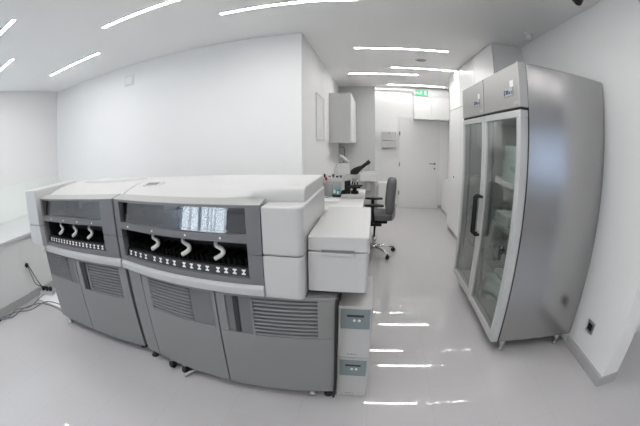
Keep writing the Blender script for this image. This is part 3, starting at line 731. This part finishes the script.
MB().box(.13, .33, 6.98, 7.30, .0, .56).build('body', 'cabinet', t, bevel=.01)
MB().box(.12, .34, 6.97, 7.31, .56, .62).build('lid', 'cabinet', t, bevel=.012)
t = thing('overdoor_cabinet', 'white two-door box cabinet under the ceiling above the white door', 'cabinet', (1.3, 7.25, 2.02))
MB().box(.905, 1.70, 7.06, YB - .001, 2.02, CZ - .010).build('body', 'cabinet', t, bevel=.003)
for x0, x1 in ((.91, 1.285), (1.29, 1.695)): MB().box(x0, x1, 7.045, 7.06, 2.025, 2.515).build('cabinet_door', 'cabinet', t, bevel=.003)
MB().box(.91, 1.695, 7.045, 7.06, 2.522, CZ - .012).build('fascia', 'cabinet', t, bevel=.003)
t = thing('exit_sign', 'small lit green exit sign with running figure above the end door', 'sign', (1.06, 7.04, 2.54))
MB().box(.925, 1.215, 7.015, 7.044, 2.535, 2.655).build('housing', 'white', t, bevel=.004)
MB().box(.932, 1.208, 7.0135, 7.015, 2.541, 2.649).build('sign_face', 'green_sign', t)
pic = MB()
Yp = 7.0128
def pq(*p): pic._add([(x, Yp, z) for x, z in p], [tuple(range(len(p)))])
pq((1.13, 2.555), (1.17, 2.555), (1.17, 2.635), (1.13, 2.635))                                 # doorway
pq((1.03, 2.60), (1.05, 2.592), (1.07, 2.615), (1.052, 2.625)); pq((1.05, 2.632), (1.066, 2.632), (1.066, 2.645), (1.05, 2.645))   # torso and head of the runner
pq((1.03, 2.60), (1.045, 2.595), (1.06, 2.565), (1.05, 2.562)); pq((1.03, 2.60), (1.04, 2.592), (1.02, 2.565), (1.005, 2.568)); pq((1.062, 2.615), (1.09, 2.605), (1.088, 2.598), (1.058, 2.606))
pq((.95, 2.595), (.985, 2.62), (.985, 2.57)); pq((.985, 2.602), (1.0, 2.602), (1.0, 2.588), (.985, 2.588))                        # arrow
pic.build('pictogram', 'sign_white', t)
# tall white cabinet on the right
t = thing('tall_cabinet', 'tall white floor-to-ceiling cabinet behind the steel fridge', 'cabinet', (1.55, 4.55, 0))
MB().box(1.40, XR - .003, 3.44, 5.655, 0, .085).build('plinth', 'plinth', t)
MB().box(1.385, XR - .003, 3.42, 5.66, .085, CZ - .012).build('body', 'cabinet', t, bevel=.003)
for y0, y1 in ((3.423, 4.165), (4.173, 4.912), (4.92, 5.657)):
    d = MB().box(1.365, 1.383, y0, y1, .09, 2.08).build('cabinet_door', 'cabinet', t, bevel=.003)
    MB().lathe([(.014, 0), (.014, -.008)], 12, (1.365, y0 + .38 if y0 > 4.9 else y0 + .06, .97), 'x').build('lock', 'dark_metal', d)
    MB().box(1.365, 1.383, y0, y1, 2.096, CZ - .014).build('upper_door', 'cabinet', t, bevel=.003)
t = thing('low_cabinet', 'low white cabinet against the right wall between tall cabinet and end door', 'cabinet', (1.67, 6.85, 0))
MB().box(1.60, XR - .002, 6.42, 7.25, .06, .72).build('body', 'cabinet', t, bevel=.006)
MB().box(1.62, XR - .002, 6.44, 7.23, 0, .06).build('plinth', 'plinth', t)
t = thing('wall_switch', 'small dark wall fitting beside the end door on the right wall', 'switch', (XR, 7.15, 1.2))
MB().box(XR - .012, XR, 7.10, 7.20, 1.16, 1.30).build('plate', 'cabinet', t, bevel=.002)
MB().box(XR - .035, XR - .012, 7.125, 7.175, 1.19, 1.24).build('knob', 'dark', t, bevel=.004)

# ------------------------------------------------------------------ steel fridge
fr = thing('laboratory_fridge', 'stainless steel two-door fridge with glass doors against the right wall', 'fridge', (1.4, 2.78, 0))
FX, FB, FY0, FY1 = 1.027, XR - .003, 1.95, 3.38
mb = MB()
mb.box(FX, FB, FY0, FY0 + .04, .098, 2.085); mb.box(FX, FB, FY1 - .04, FY1, .098, 2.085)
mb.box(FB - .03, FB, FY0 + .04, FY1 - .04, .098, 2.085); mb.box(FX, FB - .03, FY0 + .04, FY1 - .04, .098, .135); mb.box(FX, FB - .03, FY0 + .04, FY1 - .04, 1.76, 2.085)
mb.build('body', 'steel', fr, bevel=.012, seg=3)
MB().box(FX + .02, FB - .032, FY0 + .0405, FY1 - .0405, .1355, .139).box(FB - .036, FB - .0305, FY0 + .041, FY1 - .041, .139, 1.756).box(FX + .02, FB - .04, FY0 + .0402, FY0 + .043, .139, 1.756).box(FX + .02, FB - .04, FY1 - .043, FY1 - .0402, .139, 1.756).box(FX + .02, FB - .036, FY0 + .0405, FY1 - .0405, 1.754, 1.7595).build('liner', 'fridge_in', fr)
YM, XF = 2.692, .962
for i, (y0, y1) in enumerate(((FY0, YM - .004), (YM + .004, FY1))):
    hd = MB().box(XF, FX - .001, y0, y1, 1.782, 2.086).build('header_panel', 'steel_header', fr, bevel=.004)
    MB().box(XF - .003, XF, y0, y0 + .014, 1.784, 2.084).build('header_trim', 'alu', hd)
    # controller and notes on the header
    ya, yb = (2.055, 2.225) if i == 0 else (2.80, 2.965)
    def plate(mb, d0, d1, a, b, za, zb): return mb.box(XF - d1, XF - d0, a, b, za, zb)
    lo = plate(MB(), .0003, .006, ya, yb, 1.868, 1.925).build('controller', 'alu', hd, bevel=.001)
    ds = MB()
    plate(ds, .006, .0075, yb - .03, yb - .012, 1.875, 1.918); plate(ds, .006, .0075, yb - .095, yb - .045, 1.882, 1.912); plate(ds, .006, .0075, yb - .125, yb - .105, 1.88, 1.9); plate(ds, .006, .0075, yb - .155, yb - .14, 1.88, 1.9)
    ds.build('display', 'blue', lo)
    plate(MB(), .0003, .0015, ya - .005, ya + .055, 1.93, 1.975).build('sticker', 'paper', hd)
    plate(MB(), .0003, .002, y0 + .02, y0 + .10, 1.80, 1.825).build('badge', 'alu', hd)
    # glass door
    fa, fb, ft, fz = (.070, .055, .050, .060) if i == 0 else (.058, .06, .050, .060)
    d = MB()
    d.box(XF, FX - .005, y0, y1, .105, .105 + fz).box(XF, FX - .005, y0, y1, 1.764 - ft, 1.764)
    d.box(XF, FX - .005, y0, y0 + fa, .105 + fz, 1.764 - ft).box(XF, FX - .005, y1 - fb, y1, .105 + fz, 1.764 - ft)
    dd = d.build('glass_door', 'alu', fr, bevel=.005)
    MB().box(XF + .016, XF + .024, y0 + fa + .0005, y1 - fb - .0005, .1055 + fz, 1.7635 - ft).build('glass_pane', 'fridge_glass', dd)
    yh = (YM - .03) if i == 0 else (YM + .03)
    MB().tube([(XF + .002, yh, 1.075), (.925, yh, 1.08), (.905, yh, 1.065), (.905, yh, .755), (.925, yh, .74), (XF + .002, yh, .745)], .0125, 10).build('handle', 'black', dd)
MB().box(XF + .012, FX - .001, FY0 + .001, FY1, 1.765, 1.781).box(FX - .005, FX + .001, FY0 - .002, FY0, .1, 1.781).build('gasket', 'rubber', fr)
for x, y in ((1.09, 1.99), (1.64, 1.99), (1.09, 3.33), (1.64, 3.33)): MB().lathe([(.022, 0), (.024, .01), (.018, .02), (.018, .04), (.026, .045), (.026, .098)], 14, (x, y, 0)).build('foot', 'steel_soft', fr)
sh = None
for z in (.50, .86, 1.205):
    for y0, y1 in ((FY0 + .05, YM - .01), (YM + .01, FY1 - .05)):
        m_ = MB()
        m_.tube([(FX + .04, y0, z), (FX + .04, y1, z)], .005, 6).tube([(FB - .06, y0, z), (FB - .06, y1, z)], .005, 6)
        for k in range(15): m_.tube([(FX + .04, y0 + (y1 - y0) * k / 14, z + .004), (FB - .06, y0 + (y1 - y0) * k / 14, z + .004)], .0025, 5)
        m_.build('wire_shelf', 'chrome', fr)
MB().box(FX + .03, FX + .05, YM - .02, YM + .02, .14, 1.75).build('centre_post', 'fridge_in', fr)
MB().box(FX + .03, FX + .05, FY0 + .1, FY1 - .1, 1.742, 1.752).build('fill_strip', 'fridge_fill', fr)  # hidden glowing strip added to brighten the fridge interior
# contents of the fridge
def carton(x0, x1, y0, y1, z0, z1, label, m='paper', grp='packages in the fridge'):
    t = thing('carton', label, 'carton', ((x0 + x1) / 2, (y0 + y1) / 2, z0), group=grp)
    MB().box(x0, x1, y0, y1, z0, z1).build('box', m, t, bevel=.003)
    MB().box(x0 - .001, x0, y0 + .03, y1 - .03, z0 + (z1 - z0) * .35, z0 + (z1 - z0) * .75).build('side_label', 'greenish', t)
    MB().box(x0, x1, (y0 + y1) / 2 - .02, (y0 + y1) / 2 + .02, z1, z1 + .0008).build('tape', 'greenish', t)
    return t
carton(1.19, 1.45, 2.46, 2.78, 1.213, 1.40, 'large white carton on the top shelf of the near fridge half, lower of two', 'greenish')
carton(1.20, 1.45, 2.47, 2.77, 1.402, 1.53, 'white carton stacked on another on the top shelf of the fridge', 'greenish')
carton(1.22, 1.40, 2.16, 2.40, 1.213, 1.32, 'small flat white carton on the top fridge shelf nearest the steel side')
carton(1.16, 1.36, 2.50, 2.80, .868, .945, 'flat white package on the middle shelf of the fridge')
t = thing('tray', 'round dark tray lying on the top shelf of the fridge behind its door frame', 'tray', (1.27, 2.60, .868))
t.location = (1.20, 2.83, 1.213); t['label'] = 'thin dark round dish on the top fridge shelf at the door divider'
t['category'] = 'dish'; 
MB().lathe([(.07, 0), (.10, .012), (.104, .02), (.095, .018), (.066, .006)], 24).build('dish', 'interior2', t, local=True)
t.location = (1.20, 2.30, .868); t['label'] = 'thin dark round dish on the middle shelf of the fridge'
for k, (y, m_, h, lb) in enumerate([(2.75, 'white', .11, 'white bottle under the flat package on the fridge, nearest the door divider'), (2.67, 'dark', .13, 'black bottle between two white bottles on the lower fridge shelf'), (2.59, 'white', .10, 'short white bottle on the lower fridge shelf, in the middle of its row'), (2.50, 'dark', .12, 'black bottle on the lower fridge shelf, nearest the steel side')]):
    b = thing('bottle', lb, 'bottle', (1.22, y, .508), group='bottles in the fridge')
    MB().lathe([(.028, .508), (.03, .513), (.03, .508 + h * .7), (.014, .508 + h * .85)], 16, (1.22, y, 0)).build('bottle_body', m_, b)
    MB().lathe([(.015, .508 + h * .84), (.015, .508 + h)], 12, (1.22, y, 0)).build('cap', 'grille', b)
# crumpled bag on the fridge floor
bg = MB(); bg.ball((0, 0, 0), 1, n=20)
for v in bg.bm.verts:
    n_ = noise.noise(v.co * 2.3 + Vector((3, 1, 0))) * .35
    v.co = Vector((v.co.x * .13, v.co.y * .17, v.co.z * .15)) * (1 + n_)
    v.co.z = max(v.co.z, -.10)
bag = bg.build('plastic_bag', 'greenish', loc=(1.27, 2.72, .242), local=True)
tag(bag, 'crumpled pale green plastic bag on the bottom of the fridge', 'bag')
c = MB().hexa([(1.13, 2.62, .1405), (1.25, 2.60, .1405), (1.26, 2.68, .1405), (1.14, 2.70, .1405)], [(1.13, 2.62, .1435), (1.25, 2.60, .1435), (1.26, 2.68, .1435), (1.14, 2.70, .1435)]).build('paper_sheet', 'paper', loc=(1.19, 2.65, .1405))
tag(c, 'small white paper slip lying on the fridge bottom near the glass', 'paper')

# socket low on the right wall
t = thing('floor_socket', 'black square power socket low on the right wall next to the fridge', 'socket', (XR, 1.715, .25))
MB().box(XR - .008, XR - .0005, 1.665, 1.765, .25, .345).build('frame', 'steel_soft', t, bevel=.002)
MB().box(XR - .011, XR - .008, 1.685, 1.745, .27, .325).build('insert', 'black', t, bevel=.002)

# ------------------------------------------------------------------ left floor corner
t = thing('power_strip', 'white power strip with black plugs on the floor behind the left analyser', 'power strip', (-3.55, 1.85, 0))
MB().hexa([(-3.66, 1.78, .001), (-3.46, 1.86, .001), (-3.485, 1.93, .001), (-3.685, 1.85, .001)], [(-3.66, 1.78, .05), (-3.46, 1.86, .05), (-3.485, 1.93, .05), (-3.685, 1.85, .05)]).build('housing', 'white', t, bevel=.005)
for k in range(3): MB().box(-3.645 + .06 * k, -3.61 + .06 * k, 1.82 + .022 * k, 1.86 + .022 * k, .05, .10).build('plug', 'black', t, bevel=.006)
t = thing('bench_plug', 'black plug in the white window bench with a cable running down', 'plug', (-3.705, 1.74, .36))
MB().lathe([(.028, 0), (.03, .01), (.02, .035), (.01, .05)], 16, (-3.7045, 1.71, .40), 'x').build('plug_body', 'black', t)
MB().tube(smoothpts([(-3.66, 1.71, .40), (-3.63, 1.72, .37), (-3.62, 1.76, .25), (-3.60, 1.80, .14), (-3.585, 1.83, .098)]), .006, 6).build('lead', 'rubber', t)
MB().tube(smoothpts([(-3.57, 1.86, .10), (-3.62, 1.75, .16), (-3.65, 1.72, .28), (-3.668, 1.715, .38)]), .005, 6).build('lead', 'rubber', t)
runs = [([(-3.62, 1.10, .008), (-3.50, 1.20, .008), (-3.56, 1.40, .008), (-3.45, 1.62, .008), (-3.20, 1.68, .008), (-2.95, 1.66, .008)], 'dark grey cable on the floor bending widest towards the camera'),
        ([(-3.64, 1.06, .008), (-3.58, 1.28, .008), (-3.42, 1.45, .008), (-3.40, 1.70, .008), (-3.15, 1.76, .008), (-2.95, 1.74, .008)], 'dark grey floor cable running in the middle of the tangle by the bench'),
        ([(-3.60, 1.02, .010), (-3.55, 1.15, .012), (-3.62, 1.33, .010), (-3.50, 1.50, .010), (-3.58, 1.70, .010), (-3.56, 1.79, .03)], 'dark cable on the floor ending at the white power strip')]
for pts_, lb in runs:
    c = MB().tube(smoothpts(pts_), .006, 6).build('floor_cable', 'grille', loc=(pts_[2][0], pts_[2][1], .001))
    tag(c, lb, 'cable', 'loose floor cables')
cj = MB().box(-3.66, -3.58, .98, 1.04, .001, .04).build('cable_joint', 'dark', loc=(-3.62, 1.01, .001), bevel=.008)
tag(cj, 'dark cable connector on the floor at the left picture edge', 'connector')
c = MB().prism([(-3.66, 1.78), (-3.60, 1.70), (-2.95, 1.72), (-2.9, 2.05), (-3.4, 2.05)], 'z', .001, .004).build('floor_mat', 'paper', loc=(-3.3, 1.85, .001))
tag(c, 'white sheet on the floor under the power strip beside the left analyser', 'sheet')

# ------------------------------------------------------------------ light from outside
w = bpy.data.worlds.new('World'); sc.world = w; w.use_nodes = True
bg = w.node_tree.nodes['Background']; bg.inputs['Color'].default_value = (.88, .925, 1.0, 1); bg.inputs['Strength'].default_value = 3.1
def portal(loc, rot, sx, sy):
    l = bpy.data.lights.new('window_portal', 'AREA'); l.shape = 'RECTANGLE'; l.size = sx; l.size_y = sy; l.cycles.is_portal = True
    o = bpy.data.objects.new('window_portal', l); COL.objects.link(o); o.location = loc; o.rotation_euler = rot
portal((XL - .16, 2.6, 1.01), (0, -PI / 2, 0), .47, 1.3)
portal((XL - .16, 1.02, 1.61), (0, -PI / 2, 0), 1.67, 1.55)
portal((-3.8, YF - .16, 1.52), (PI / 2, 0, 0), 2.3, 1.35)
portal((4.0, YF - .16, 1.37), (PI / 2, 0, 0), 1.4, 1.15)

# ------------------------------------------------------------------ camera: fisheye, as the photograph was taken
yaw, pitch, roll = .1621, -.2197, -.0076
f = Vector((-math.sin(yaw) * math.cos(pitch), math.cos(yaw) * math.cos(pitch), math.sin(pitch)))
r = Vector((math.cos(yaw), math.sin(yaw), 0)); u = r.cross(f)
r2 = r * math.cos(roll) + u * math.sin(roll); u2 = -r * math.sin(roll) + u * math.cos(roll)
cd = bpy.data.cameras.new('Camera'); cam = bpy.data.objects.new('Camera', cd); COL.objects.link(cam)
cam.matrix_world = Matrix(((r2.x, u2.x, -f.x, 0), (r2.y, u2.y, -f.y, 0), (r2.z, u2.z, -f.z, 1.5), (0, 0, 0, 1)))
cd.type = 'PANO'; cd.sensor_width = 36; cd.sensor_fit = 'HORIZONTAL'; cd.clip_start = .02
q = cd if hasattr(cd, 'panorama_type') else cd.cycles
q.panorama_type = 'FISHEYE_EQUISOLID'; q.fisheye_lens = 327.0667 / 640 * 36; q.fisheye_fov = PI
sc.camera = cam

sc.view_settings.view_transform = 'Standard'; sc.view_settings.look = 'None'; sc.view_settings.gamma = 1
sc.view_settings.use_curve_mapping = False; sc.view_settings.exposure = 1.42
sc.cycles.max_bounces = 10; sc.cycles.diffuse_bounces = 6; sc.cycles.glossy_bounces = 4; sc.cycles.transparent_max_bounces = 12
sc.cycles.sample_clamp_indirect = 8; sc.cycles.use_denoising = True; sc.cycles.caustics_reflective = False; sc.cycles.caustics_refractive = False
